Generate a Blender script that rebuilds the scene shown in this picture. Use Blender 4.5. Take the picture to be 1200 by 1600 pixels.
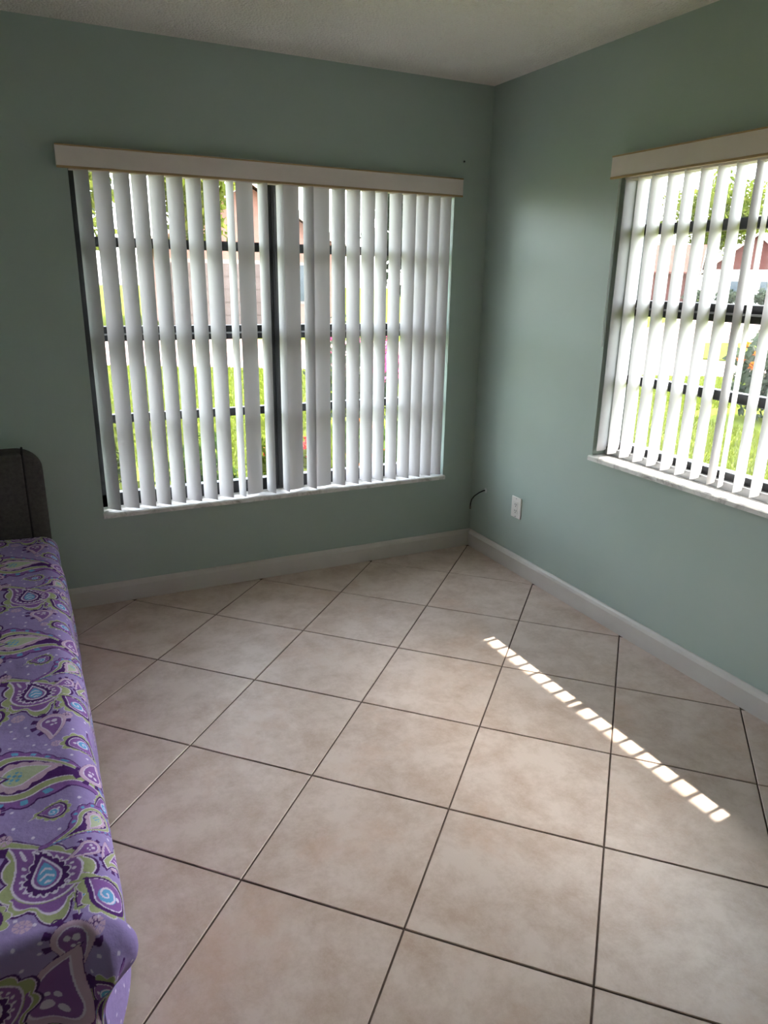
import bpy, bmesh, math, random
import numpy as np
from mathutils import Vector, Matrix

for o in list(bpy.data.objects):
    bpy.data.objects.remove(o)
scene = bpy.context.scene
COL = scene.collection
R = math.radians
random.seed(7)

# ------------------------------------------------------------------ camera
cam_d = bpy.data.cameras.new('camera')
cam = bpy.data.objects.new('camera', cam_d)
COL.objects.link(cam)
cam_d.sensor_fit = 'VERTICAL'
cam_d.sensor_height = 36.0
cam_d.lens = 36.0 * 1134.4 / 1600.0
cam_d.clip_start = 0.05
cam_d.clip_end = 400
ROWS = [[0.8980624, -0.4395298, 0.0172477], [-0.1200630, -0.2826617, -0.9516760], [0.4231652, 0.8525936, -0.3066191]]
rx, dn, fw = [Vector(r) for r in ROWS]
m = Matrix((rx, -dn, -fw)).transposed().to_4x4()
m.translation = Vector((-2.30651, -3.48202, 1.52495))
cam.matrix_world = m
scene.camera = cam

# ------------------------------------------------------------------ world, sun, exposure
SUN_EL, SUN_AZ = 55.2, 4.0           # the sun stands over +x, a little towards +y
world = bpy.data.worlds.new('world')
scene.world = world
world.use_nodes = True
wn = world.node_tree.nodes
wl = world.node_tree.links
wn.clear()
sky = wn.new('ShaderNodeTexSky')
sky.sky_type = 'NISHITA'
sky.sun_disc = False
sky.sun_elevation = R(SUN_EL)
sky.sun_rotation = R(90 - SUN_AZ)
sky.air_density = 1.0
sky.dust_density = 2.2
sky.ozone_density = 1.0
bgn = wn.new('ShaderNodeBackground')
bgn.inputs['Strength'].default_value = 0.62
wo = wn.new('ShaderNodeOutputWorld')
hsv = wn.new('ShaderNodeHueSaturation')
hsv.inputs['Saturation'].default_value = 0.42
wl.new(sky.outputs[0], hsv.inputs['Color'])
wl.new(hsv.outputs[0], bgn.inputs[0])
wl.new(bgn.outputs[0], wo.inputs[0])

sun_d = bpy.data.lights.new('sun_offscreen', 'SUN')
sun_d.energy = 2.4
sun_d.angle = R(0.53)
sun_d.color = (1.0, 0.93, 0.84)
sun = bpy.data.objects.new('sun_offscreen', sun_d)
COL.objects.link(sun)
sd = Vector((math.cos(R(SUN_EL)) * math.cos(R(SUN_AZ)), math.cos(R(SUN_EL)) * math.sin(R(SUN_AZ)), math.sin(R(SUN_EL))))
sun.rotation_euler = sd.to_track_quat('Z', 'Y').to_euler()
sun.location = sd * 150.0

vs = scene.view_settings
vs.view_transform = 'Standard'
vs.look = 'None'
vs.gamma = 1.0
vs.use_curve_mapping = False
vs.exposure = 2.85
scene.cycles.max_bounces = 14
scene.cycles.diffuse_bounces = 8
scene.cycles.transparent_max_bounces = 24
scene.cycles.transmission_bounces = 10
scene.cycles.sample_clamp_indirect = 6.0
scene.cycles.caustics_reflective = False
scene.cycles.caustics_refractive = False

# ------------------------------------------------------------------ helpers
def srgb(r, g, b):
    f = lambda c: (c / 255 / 12.92) if c / 255 <= 0.04045 else ((c / 255 + 0.055) / 1.055) ** 2.4
    return (f(r), f(g), f(b), 1.0)

def mat(name, col, rough=0.6, spec=0.3, metal=0.0):
    mt = bpy.data.materials.new(name)
    mt.use_nodes = True
    b = mt.node_tree.nodes['Principled BSDF']
    b.inputs['Base Color'].default_value = col
    b.inputs['Roughness'].default_value = rough
    b.inputs['Specular IOR Level'].default_value = spec
    b.inputs['Metallic'].default_value = metal
    return mt

def nd(mt, t):
    return mt.node_tree.nodes.new(t)

def lk(mt, a, b):
    mt.node_tree.links.new(a, b)

def mottle(mt, cols, scale=4.0, detail=6.0, rough=0.6, bump=0.0, bscale=40.0, bdist=0.01, per_object=False, coord='Object', dist=0.0, stops=None):
    """a noise-driven colour ramp on the base colour, and a fine relief"""
    b = mt.node_tree.nodes['Principled BSDF']
    tc = nd(mt, 'ShaderNodeTexCoord')
    vec = tc.outputs[coord]
    if per_object:
        oi = nd(mt, 'ShaderNodeObjectInfo')
        cx = nd(mt, 'ShaderNodeCombineXYZ')
        ml = nd(mt, 'ShaderNodeMath'); ml.operation = 'MULTIPLY'; ml.inputs[1].default_value = 57.0
        lk(mt, oi.outputs['Random'], ml.inputs[0])
        lk(mt, ml.outputs[0], cx.inputs[0]); lk(mt, ml.outputs[0], cx.inputs[1]); lk(mt, ml.outputs[0], cx.inputs[2])
        ad = nd(mt, 'ShaderNodeVectorMath'); ad.operation = 'ADD'
        lk(mt, vec, ad.inputs[0]); lk(mt, cx.outputs[0], ad.inputs[1])
        vec = ad.outputs[0]
    n = nd(mt, 'ShaderNodeTexNoise')
    n.inputs['Scale'].default_value = scale
    n.inputs['Detail'].default_value = detail
    n.inputs['Roughness'].default_value = rough
    n.inputs['Distortion'].default_value = dist
    lk(mt, vec, n.inputs['Vector'])
    cr = nd(mt, 'ShaderNodeValToRGB')
    e = cr.color_ramp.elements
    while len(e) < len(cols):
        e.new(0.5)
    for i, c in enumerate(cols):
        e[i].position = stops[i] if stops else 0.3 + 0.4 * i / max(1, len(cols) - 1)
        e[i].color = c
    lk(mt, n.outputs['Fac'], cr.inputs[0])
    lk(mt, cr.outputs[0], b.inputs['Base Color'])
    if bump:
        n2 = nd(mt, 'ShaderNodeTexNoise')
        n2.inputs['Scale'].default_value = bscale
        n2.inputs['Detail'].default_value = 4.0
        lk(mt, vec, n2.inputs['Vector'])
        bp = nd(mt, 'ShaderNodeBump')
        bp.inputs['Strength'].default_value = bump
        bp.inputs['Distance'].default_value = bdist
        lk(mt, n2.outputs['Fac'], bp.inputs['Height'])
        lk(mt, bp.outputs[0], b.inputs['Normal'])
    return mt

class MB:
    """collects shapes, builds one mesh object"""
    def __init__(self):
        self.v = []; self.f = []
    def quadset(self, vs_, fs_):
        o = len(self.v)
        self.v += [tuple(p) for p in vs_]
        self.f += [tuple(i + o for i in f) for f in fs_]
        return self
    def box(self, x0, x1, y0, y1, z0, z1):
        v = [(x0, y0, z0), (x1, y0, z0), (x1, y1, z0), (x0, y1, z0), (x0, y0, z1), (x1, y0, z1), (x1, y1, z1), (x0, y1, z1)]
        return self.quadset(v, [(0, 3, 2, 1), (4, 5, 6, 7), (0, 1, 5, 4), (1, 2, 6, 5), (2, 3, 7, 6), (3, 0, 4, 7)])
    def prism(self, poly, z0, z1):
        n = len(poly)
        v = [(p[0], p[1], z0) for p in poly] + [(p[0], p[1], z1) for p in poly]
        f = [tuple(range(n - 1, -1, -1)), tuple(range(n, 2 * n))] + [(i, (i + 1) % n, n + (i + 1) % n, n + i) for i in range(n)]
        return self.quadset(v, f)
    def extrude(self, poly, fn, a, b):
        """poly in a 2-D section, fn(p, t) -> xyz"""
        n = len(poly)
        v = [fn(p, a) for p in poly] + [fn(p, b) for p in poly]
        f = [tuple(range(n - 1, -1, -1)), tuple(range(n, 2 * n))] + [(i, (i + 1) % n, n + (i + 1) % n, n + i) for i in range(n)]
        return self.quadset(v, f)
    def tube(self, pts, r, n=8, taper=None):
        pts = [Vector(p) for p in pts]
        rings = []
        up = None
        for i, p in enumerate(pts):
            d = (pts[min(i + 1, len(pts) - 1)] - pts[max(i - 1, 0)])
            if d.length < 1e-9: d = Vector((0, 0, 1))
            d.normalize()
            if up is None:
                up = Vector((0, 0, 1)) if abs(d.z) < 0.9 else Vector((1, 0, 0))
            a = d.cross(up).normalized(); b = a.cross(d).normalized()
            up = b
            rr = taper[i] if taper else r
            rings.append([p + a * (rr * math.cos(2 * math.pi * k / n)) + b * (rr * math.sin(2 * math.pi * k / n)) for k in range(n)])
        v = [q for ring in rings for q in ring]
        f = []
        for i in range(len(rings) - 1):
            for k in range(n):
                f.append((i * n + k, i * n + (k + 1) % n, (i + 1) * n + (k + 1) % n, (i + 1) * n + k))
        f.append(tuple(range(n - 1, -1, -1)))
        f.append(tuple((len(rings) - 1) * n + k for k in range(n)))
        return self.quadset(v, f)
    def build(self, name, material, parent=None, smooth=False, bevel=0.0, seg=2, local=False):
        off = Vector((0, 0, 0))
        if parent is not None and not local:
            p = parent
            while p is not None:
                off = off + p.location
                p = p.parent
        me = bpy.data.meshes.new(name)
        me.from_pydata([(a[0] - off.x, a[1] - off.y, a[2] - off.z) for a in self.v], [], self.f)
        bm = bmesh.new(); bm.from_mesh(me)
        bmesh.ops.recalc_face_normals(bm, faces=bm.faces)
        if bevel:
            es = [e for e in bm.edges if len(e.link_faces) == 2 and e.calc_face_angle(0) > 0.6]
            bmesh.ops.bevel(bm, geom=es, offset=bevel, segments=seg, profile=0.5, affect='EDGES')
        bm.to_mesh(me); bm.free()
        if smooth:
            me.polygons.foreach_set('use_smooth', [True] * len(me.polygons))
        me.materials.append(material)
        o = bpy.data.objects.new(name, me)
        COL.objects.link(o)
        if parent is not None:
            o.parent = parent
        return o

def tag(o, label=None, cat=None, group=None, kind=None):
    if label: o['label'] = label
    if cat: o['category'] = cat
    if group: o['group'] = group
    if kind: o['kind'] = kind
    return o

def thing(name, loc, label, cat, group=None, kind=None, rz=0.0):
    o = bpy.data.objects.new(name, None)
    o.empty_display_size = 0.1
    COL.objects.link(o)
    o.location = loc
    o.rotation_euler = (0, 0, rz)
    return tag(o, label, cat, group, kind)

def child(name, me, parent, loc=(0, 0, 0), rz=0.0):
    o = bpy.data.objects.new(name, me)
    COL.objects.link(o)
    o.parent = parent
    o.location = loc
    o.rotation_euler = (0, 0, rz)
    return o

# ------------------------------------------------------------------ materials
M = {}
M['paint'] = mottle(mat('seafoam_paint', srgb(170, 184, 175), 0.42, 0.35), [srgb(166, 181, 172), srgb(174, 187, 179)], 1.3, 5, bump=0.05, bscale=130, bdist=0.002)
M['ceiling'] = mat('popcorn_ceiling', srgb(238, 232, 225), 0.95, 0.1)
def popcorn(mt):
    b = mt.node_tree.nodes['Principled BSDF']
    tc = nd(mt, 'ShaderNodeTexCoord')
    vo = nd(mt, 'ShaderNodeTexVoronoi'); vo.inputs['Scale'].default_value = 95
    no = nd(mt, 'ShaderNodeTexNoise'); no.inputs['Scale'].default_value = 60; no.inputs['Detail'].default_value = 5
    mx = nd(mt, 'ShaderNodeMath'); mx.operation = 'SUBTRACT'
    lk(mt, tc.outputs['Object'], vo.inputs['Vector']); lk(mt, tc.outputs['Object'], no.inputs['Vector'])
    lk(mt, no.outputs['Fac'], mx.inputs[0]); lk(mt, vo.outputs['Distance'], mx.inputs[1])
    bp = nd(mt, 'ShaderNodeBump'); bp.inputs['Strength'].default_value = 0.8; bp.inputs['Distance'].default_value = 0.009
    lk(mt, mx.outputs[0], bp.inputs['Height']); lk(mt, bp.outputs[0], b.inputs['Normal'])
popcorn(M['ceiling'])
M['trim'] = mottle(mat('white_trim_paint', srgb(205, 198, 190), 0.45, 0.4), [srgb(200, 193, 186), srgb(212, 206, 199)], 3)
M['grout'] = mottle(mat('brown_grout', srgb(92, 76, 68), 0.9, 0.1), [srgb(82, 68, 61), srgb(104, 88, 80)], 30)

def tile_material():
    mt = mat('beige_ceramic', srgb(190, 172, 155), 0.33, 0.42)
    b = mt.node_tree.nodes['Principled BSDF']
    tc = nd(mt, 'ShaderNodeTexCoord'); oi = nd(mt, 'ShaderNodeObjectInfo')
    ml = nd(mt, 'ShaderNodeVectorMath'); ml.operation = 'SCALE'
    cx = nd(mt, 'ShaderNodeCombineXYZ'); cx.inputs[0].default_value = 1.0; cx.inputs[1].default_value = 1.7; cx.inputs[2].default_value = 0.6
    m5 = nd(mt, 'ShaderNodeMath'); m5.operation = 'MULTIPLY'; m5.inputs[1].default_value = 41.0
    lk(mt, oi.outputs['Random'], m5.inputs[0]); lk(mt, cx.outputs[0], ml.inputs[0]); lk(mt, m5.outputs[0], ml.inputs['Scale'])
    ad = nd(mt, 'ShaderNodeVectorMath'); ad.operation = 'ADD'
    lk(mt, tc.outputs['Object'], ad.inputs[0]); lk(mt, ml.outputs[0], ad.inputs[1])
    n1 = nd(mt, 'ShaderNodeTexNoise'); n1.inputs['Scale'].default_value = 7.0; n1.inputs['Detail'].default_value = 11; n1.inputs['Roughness'].default_value = 0.74; n1.inputs['Distortion'].default_value = 0.12
    n2 = nd(mt, 'ShaderNodeTexNoise'); n2.inputs['Scale'].default_value = 2.6; n2.inputs['Detail'].default_value = 6; n2.inputs['Roughness'].default_value = 0.7
    lk(mt, ad.outputs[0], n1.inputs['Vector']); lk(mt, ad.outputs[0], n2.inputs['Vector'])
    c1 = nd(mt, 'ShaderNodeValToRGB'); e = c1.color_ramp.elements
    e[0].position = 0.34; e[0].color = srgb(184, 159, 142)
    e[1].position = 0.58; e[1].color = srgb(210, 190, 178)
    lk(mt, n1.outputs['Fac'], c1.inputs[0])
    c2 = nd(mt, 'ShaderNodeValToRGB'); e = c2.color_ramp.elements
    e[0].position = 0.55; e[0].color = (0, 0, 0, 1); e[1].position = 0.72; e[1].color = (1, 1, 1, 1)
    lk(mt, n2.outputs['Fac'], c2.inputs[0])
    mx = nd(mt, 'ShaderNodeMixRGB'); mx.inputs[2].default_value = srgb(196, 160, 136)
    m6 = nd(mt, 'ShaderNodeMath'); m6.operation = 'MULTIPLY'; m6.inputs[1].default_value = 0.55
    lk(mt, c2.outputs[0], m6.inputs[0]); lk(mt, m6.outputs[0], mx.inputs[0]); lk(mt, c1.outputs[0], mx.inputs[1])
    lk(mt, mx.outputs[0], b.inputs['Base Color'])
    n3 = nd(mt, 'ShaderNodeTexNoise'); n3.inputs['Scale'].default_value = 14; n3.inputs['Detail'].default_value = 6
    lk(mt, ad.outputs[0], n3.inputs['Vector'])
    bp = nd(mt, 'ShaderNodeBump'); bp.inputs['Strength'].default_value = 0.25; bp.inputs['Distance'].default_value = 0.006
    lk(mt, n3.outputs['Fac'], bp.inputs['Height']); lk(mt, bp.outputs[0], b.inputs['Normal'])
    rr = nd(mt, 'ShaderNodeMapRange'); rr.inputs['To Min'].default_value = 0.27; rr.inputs['To Max'].default_value = 0.46
    lk(mt, n1.outputs['Fac'], rr.inputs[0]); lk(mt, rr.outputs[0], b.inputs['Roughness'])
    return mt
M['tile'] = tile_material()

def vane_material():
    mt = bpy.data.materials.new('white_pvc_vane'); mt.use_nodes = True
    nt = mt.node_tree; nt.nodes.clear()
    out = nd(mt, 'ShaderNodeOutputMaterial')
    df = nd(mt, 'ShaderNodeBsdfDiffuse'); tr = nd(mt, 'ShaderNodeBsdfTranslucent')
    gl = nd(mt, 'ShaderNodeBsdfGlossy'); gl.inputs['Roughness'].default_value = 0.45
    tc = nd(mt, 'ShaderNodeTexCoord'); n = nd(mt, 'ShaderNodeTexNoise'); n.inputs['Scale'].default_value = 3.0; n.inputs['Detail'].default_value = 4
    cr = nd(mt, 'ShaderNodeValToRGB'); cr.color_ramp.elements[0].color = srgb(198, 195, 194); cr.color_ramp.elements[1].color = srgb(207, 204, 203)
    lk(mt, tc.outputs['Object'], n.inputs['Vector']); lk(mt, n.outputs['Fac'], cr.inputs[0])
    lk(mt, cr.outputs[0], df.inputs[0]); tr.inputs[0].default_value = srgb(214, 208, 205)
    a = nd(mt, 'ShaderNodeMixShader'); a.inputs[0].default_value = VANE_T
    lk(mt, df.outputs[0], a.inputs[1]); lk(mt, tr.outputs[0], a.inputs[2])
    b = nd(mt, 'ShaderNodeMixShader'); b.inputs[0].default_value = 0.03
    lk(mt, a.outputs[0], b.inputs[1]); lk(mt, gl.outputs[0], b.inputs[2]); lk(mt, b.outputs[0], out.inputs[0])
    return mt
VANE_T = 0.05
M['vane'] = vane_material()
M['valance'] = mottle(mat('ivory_valance', srgb(224, 212, 204), 0.5, 0.35), [srgb(220, 208, 200), srgb(229, 217, 210)], 5)
M['tan'] = mottle(mat('tan_valance_edge', srgb(176, 148, 108), 0.5, 0.3), [srgb(170, 142, 103), srgb(186, 158, 118)], 8)
M['black'] = mottle(mat('black_window_metal', srgb(26, 26, 29), 0.45, 0.4), [srgb(22, 22, 25), srgb(33, 33, 37)], 6)
M['steel'] = mottle(mat('grey_rail', srgb(150, 150, 152), 0.4, 0.5, 0.3), [srgb(140, 140, 143), srgb(160, 160, 162)], 6)
M['marble'] = mottle(mat('white_marble', srgb(225, 222, 218), 0.25, 0.5), [srgb(150, 146, 142), srgb(205, 201, 196), srgb(233, 230, 226)], 9, 8, 0.7, dist=1.5, stops=[0.3, 0.42, 0.55])
M['plastic'] = mottle(mat('white_plastic', srgb(226, 222, 214), 0.35, 0.5), [srgb(222, 218, 210), srgb(231, 227, 220)], 10)
M['dark'] = mottle(mat('dark_slot', srgb(30, 28, 26), 0.6, 0.3), [srgb(26, 24, 23), srgb(36, 34, 32)], 20)
M['cable'] = mottle(mat('black_cable', srgb(22, 22, 22), 0.4, 0.4), [srgb(18, 18, 18), srgb(30, 30, 30)], 30)
M['brass'] = mottle(mat('dull_connector', srgb(120, 116, 108), 0.4, 0.5, 0.8), [srgb(105, 101, 95), srgb(130, 126, 118)], 40)
M['patch'] = mottle(mat('bare_plaster', srgb(200, 205, 200), 0.9, 0.1), [srgb(190, 196, 191), srgb(212, 216, 211)], 60)
M['cord'] = mottle(mat('white_cord', srgb(205, 208, 202), 0.7, 0.2), [srgb(195, 199, 193), srgb(214, 216, 211)], 50)
M['uphol'] = mottle(mat('grey_upholstery', srgb(74, 70, 68), 0.95, 0.1), [srgb(67, 63, 61), srgb(83, 78, 76)], 60, 4, bump=0.3, bscale=500, bdist=0.001)
M['piping'] = mottle(mat('dark_piping', srgb(48, 45, 45), 0.95, 0.1), [srgb(42, 40, 40), srgb(56, 53, 52)], 60)
M['mattress'] = mottle(mat('white_ticking', srgb(210, 208, 204), 0.9, 0.1), [srgb(205, 203, 199), srgb(216, 214, 210)], 10)
M['stucco'] = mottle(mat('cream_stucco', srgb(214, 200, 180), 0.9, 0.1), [srgb(206, 191, 171), srgb(222, 208, 189)], 4, bump=0.3, bscale=60)
M['pinkwall'] = mottle(mat('pink_stucco', srgb(150, 113, 101), 0.9, 0.1), [srgb(143, 106, 94), srgb(157, 120, 108)], 2)
M['creamwall'] = mottle(mat('pale_stucco', srgb(172, 167, 160), 0.9, 0.1), [srgb(166, 161, 154), srgb(178, 173, 166)], 2)
M['redwall'] = mottle(mat('brown_red_siding', srgb(82, 50, 46), 0.9, 0.1), [srgb(76, 45, 41), srgb(88, 55, 51)], 2)
M['roof'] = mottle(mat('salmon_shingle', srgb(92, 54, 46), 0.9, 0.1), [srgb(85, 48, 41), srgb(99, 60, 51)], 6, bump=0.3, bscale=14)
M['fascia'] = mottle(mat('pale_fascia', srgb(160, 145, 135), 0.7, 0.2), [srgb(153, 138, 128), srgb(167, 152, 142)], 3)
M['glasswin'] = mottle(mat('dark_house_glass', srgb(60, 68, 76), 0.1, 0.6), [srgb(52, 60, 68), srgb(70, 78, 86)], 2)
M['concrete'] = mottle(mat('pink_pavers', srgb(136, 108, 102), 0.9, 0.1), [srgb(129, 101, 95), srgb(143, 115, 109)], 0.8, 8)
M['lawn'] = mottle(mat('lawn_soil', srgb(76, 84, 32), 1.0, 0.0), [srgb(66, 76, 28), srgb(88, 94, 40)], 6, 8)
M['trunk'] = mottle(mat('grey_bark', srgb(110, 98, 86), 0.95, 0.1), [srgb(90, 80, 70), srgb(126, 113, 100)], 9, bump=0.5, bscale=20)
M['bluecar'] = mottle(mat('blue_car_paint', srgb(70, 110, 170), 0.25, 0.6), [srgb(66, 105, 164), srgb(74, 115, 176)], 2)
M['whitecar'] = mottle(mat('brown_garage_door', srgb(104, 88, 82), 0.6, 0.3), [srgb(98, 82, 76), srgb(110, 94, 88)], 2)
M['rubber'] = mottle(mat('tyre_rubber', srgb(32, 32, 33), 0.85, 0.2), [srgb(28, 28, 29), srgb(38, 38, 39)], 9)

def leaf_material(name, c1, c2, tl=0.35):
    mt = bpy.data.materials.new(name); mt.use_nodes = True
    mt.node_tree.nodes.clear()
    out = nd(mt, 'ShaderNodeOutputMaterial')
    df = nd(mt, 'ShaderNodeBsdfDiffuse'); tr = nd(mt, 'ShaderNodeBsdfTranslucent')
    geo = nd(mt, 'ShaderNodeNewGeometry')
    cr = nd(mt, 'ShaderNodeValToRGB'); cr.color_ramp.elements[0].color = c1; cr.color_ramp.elements[1].color = c2
    lk(mt, geo.outputs['Random Per Island'], cr.inputs[0])
    lk(mt, cr.outputs[0], df.inputs[0]); lk(mt, cr.outputs[0], tr.inputs[0])
    a = nd(mt, 'ShaderNodeMixShader'); a.inputs[0].default_value = tl
    lk(mt, df.outputs[0], a.inputs[1]); lk(mt, tr.outputs[0], a.inputs[2]); lk(mt, a.outputs[0], out.inputs[0])
    return mt
M['grass'] = leaf_material('grass_blade', srgb(72, 82, 26), srgb(98, 104, 38))
M['leaf_g'] = leaf_material('mid_green_leaf', srgb(40, 58, 26), srgb(74, 92, 38))
M['leaf_y'] = leaf_material('yellow_green_leaf', srgb(64, 76, 24), srgb(98, 104, 44))
M['leaf_d'] = leaf_material('grey_green_leaf', srgb(40, 48, 38), srgb(72, 79, 64))
M['pet_red'] = leaf_material('red_petal', srgb(176, 42, 46), srgb(205, 80, 78))
M['pet_orange'] = leaf_material('orange_petal', srgb(200, 84, 20), srgb(220, 124, 40))
M['pet_pink'] = leaf_material('pink_petal', srgb(186, 66, 116), srgb(208, 106, 146))

def glass_material():
    mt = bpy.data.materials.new('window_glass'); mt.use_nodes = True
    mt.node_tree.nodes.clear()
    out = nd(mt, 'ShaderNodeOutputMaterial')
    tp = nd(mt, 'ShaderNodeBsdfTransparent')
    tc = nd(mt, 'ShaderNodeTexCoord'); n = nd(mt, 'ShaderNodeTexNoise'); n.inputs['Scale'].default_value = 2.0
    cr = nd(mt, 'ShaderNodeValToRGB'); cr.color_ramp.elements[0].color = (0.90, 0.92, 0.91, 1); cr.color_ramp.elements[1].color = (0.93, 0.95, 0.94, 1)
    lk(mt, tc.outputs['Object'], n.inputs['Vector']); lk(mt, n.outputs['Fac'], cr.inputs[0]); lk(mt, cr.outputs[0], tp.inputs[0])
    gl = nd(mt, 'ShaderNodeBsdfGlossy'); gl.inputs['Roughness'].default_value = 0.02
    lw = nd(mt, 'ShaderNodeLayerWeight'); lw.inputs[0].default_value = 0.5
    pw = nd(mt, 'ShaderNodeMath'); pw.operation = 'POWER'; pw.inputs[1].default_value = 5.0
    fr = nd(mt, 'ShaderNodeMath'); fr.operation = 'MULTIPLY_ADD'; fr.inputs[1].default_value = 0.9; fr.inputs[2].default_value = 0.025
    lk(mt, lw.outputs['Facing'], pw.inputs[0]); lk(mt, pw.outputs[0], fr.inputs[0])
    a = nd(mt, 'ShaderNodeMixShader')
    lk(mt, fr.outputs[0], a.inputs[0]); lk(mt, tp.outputs[0], a.inputs[1]); lk(mt, gl.outputs[0], a.inputs[2]); lk(mt, a.outputs[0], out.inputs[0])
    return mt
M['glass'] = glass_material()

# ------------------------------------------------------------------ room shell
H = 2.455
XL, YF = -3.55, -4.5                      # room reaches from x=XL to 0, y=YF to 0
WT = 0.22                                 # wall thickness
A = dict(x0=-2.045, x1=-0.205, z0=0.43, z1=2.004)      # opening in the back wall (y=0)
B = dict(y0=-2.335, y1=-0.978, z0=0.745, z1=2.004)     # opening in the right wall (x=0)
G = -0.20                                 # outdoor ground level
def struct(o, label, cat):
    return tag(o, label, cat, kind='structure')

mb = MB()
mb.box(XL - WT, A['x0'], 0, WT, G, H + 0.1); mb.box(A['x1'], WT, 0, WT, G, H + 0.1)
mb.box(A['x0'], A['x1'], 0, WT, G, A['z0']); mb.box(A['x0'], A['x1'], 0, WT, A['z1'], H + 0.1)
struct(mb.build('wall_back', M['paint']), 'seafoam green wall behind the headboard with the wider window', 'wall')
mb = MB()
mb.box(0, WT, YF - WT, B['y0'], G, H + 0.1); mb.box(0, WT, B['y1'], 0, G, H + 0.1)
mb.box(0, WT, B['y0'], B['y1'], G, B['z0']); mb.box(0, WT, B['y0'], B['y1'], B['z1'], H + 0.1)
struct(mb.build('wall_right', M['paint']), 'seafoam green wall with the outlet and the sunlit window', 'wall')
struct(MB().box(XL - WT, XL, YF - WT, 0, G, H + 0.1).build('wall_left', M['paint']), 'seafoam green wall along the far side of the bed', 'wall')
struct(MB().box(XL, 0, YF - WT, YF, G, H + 0.1).build('wall_front', M['paint']), 'seafoam green wall opposite the wide window', 'wall')
struct(MB().box(XL, 0, YF, 0, H, H + 0.1).build('ceiling', M['ceiling']), 'off-white popcorn textured ceiling', 'ceiling')

# floor: grout bed with every tile laid on it, diagonal to the walls
floor = struct(MB().box(XL, 0, YF, 0, -0.12, -0.003).build('floor', M['grout']), 'beige ceramic tile floor laid diagonally with dark grout', 'floor')
D = 0.64                                   # tile diagonal pitch
OX = -0.029
def clip(poly, axis, lim, keep_less):
    out = []
    for i in range(len(poly)):
        a, b = poly[i], poly[(i + 1) % len(poly)]
        ina = (a[axis] <= lim) if keep_less else (a[axis] >= lim)
        inb = (b[axis] <= lim) if keep_less else (b[axis] >= lim)
        if ina: out.append(a)
        if ina != inb:
            t = (lim - a[axis]) / (b[axis] - a[axis])
            out.append((a[0] + (b[0] - a[0]) * t, a[1] + (b[1] - a[1]) * t))
    return out
def tile_mesh(poly):
    t = MB().prism(poly, -0.012, 0.0)
    me = bpy.data.meshes.new('tile')
    me.from_pydata(t.v, [], t.f)
    bm = bmesh.new(); bm.from_mesh(me)
    bmesh.ops.recalc_face_normals(bm, faces=bm.faces)
    es = [e for e in bm.edges if all(v.co.z > -0.001 for v in e.verts)]
    bmesh.ops.bevel(bm, geom=es, offset=0.0016, segments=1, affect='EDGES')
    bm.to_mesh(me); bm.free()
    me.materials.append(M['tile'])
    return me
hr = D / 2 - 0.0036                        # half diagonal less the joint
full = tile_mesh([(hr, 0), (0, hr), (-hr, 0), (0, -hr)])
ni = int(-XL / (D / 2)) + 2
nj = int(-YF / (D / 2)) + 2
for i in range(-1, ni + 1):
    for j in range(-1, nj + 1):
        if (i + j) % 2 == 0: continue      # nodes lie at even sums, tile centres at odd ones
        cx, cy = OX - i * D / 2, OX - j * D / 2
        poly = [(cx + hr, cy), (cx, cy + hr), (cx - hr, cy), (cx, cy - hr)]
        c = poly
        for ax, lim, less in ((0, -0.001, True), (0, XL + 0.001, False), (1, -0.001, True), (1, YF + 0.001, False)):
            c = clip(c, ax, lim, less)
            if len(c) < 3: break
        if len(c) < 3: continue
        ext = max(max(abs(p[0] - q[0]), abs(p[1] - q[1])) for p in c for q in c)
        if ext < 0.08: continue
        if len(c) == 4 and all(abs(p[0] - q[0]) + abs(p[1] - q[1]) < 1e-6 for p, q in zip(c, poly)):
            child('tile', full, floor, (cx, cy, 0), random.choice([0, 1, 2, 3]) * math.pi / 2)
        else:
            child('tile', tile_mesh([(p[0] - cx, p[1] - cy) for p in c]), floor, (cx, cy, 0))

# baseboards: eased top edge
BH, BT = 0.098, 0.020
sec = [(0, 0), (BT, 0), (BT, BH - 0.022), (BT - 0.005, BH - 0.008), (BT - 0.012, BH), (0, BH)]
struct(MB().extrude(sec, lambda p, t: (t, -p[0], p[1]), XL, 0.0).build('baseboard_back', M['trim']), 'off-white painted baseboard below the wider window', 'baseboard')
struct(MB().extrude(sec, lambda p, t: (-p[0], t, p[1]), YF, -BT).build('baseboard_right', M['trim']), 'off-white painted baseboard below the outlet', 'baseboard')
struct(MB().extrude(sec, lambda p, t: (XL + p[0], t, p[1]), YF, -BT).build('baseboard_left', M['trim']), 'off-white painted baseboard along the far side of the bed', 'baseboard')
struct(MB().extrude(sec, lambda p, t: (t, YF + p[0], p[1]), XL + BT, -BT).build('baseboard_front', M['trim']), 'off-white painted baseboard opposite the wide window', 'baseboard')

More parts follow.
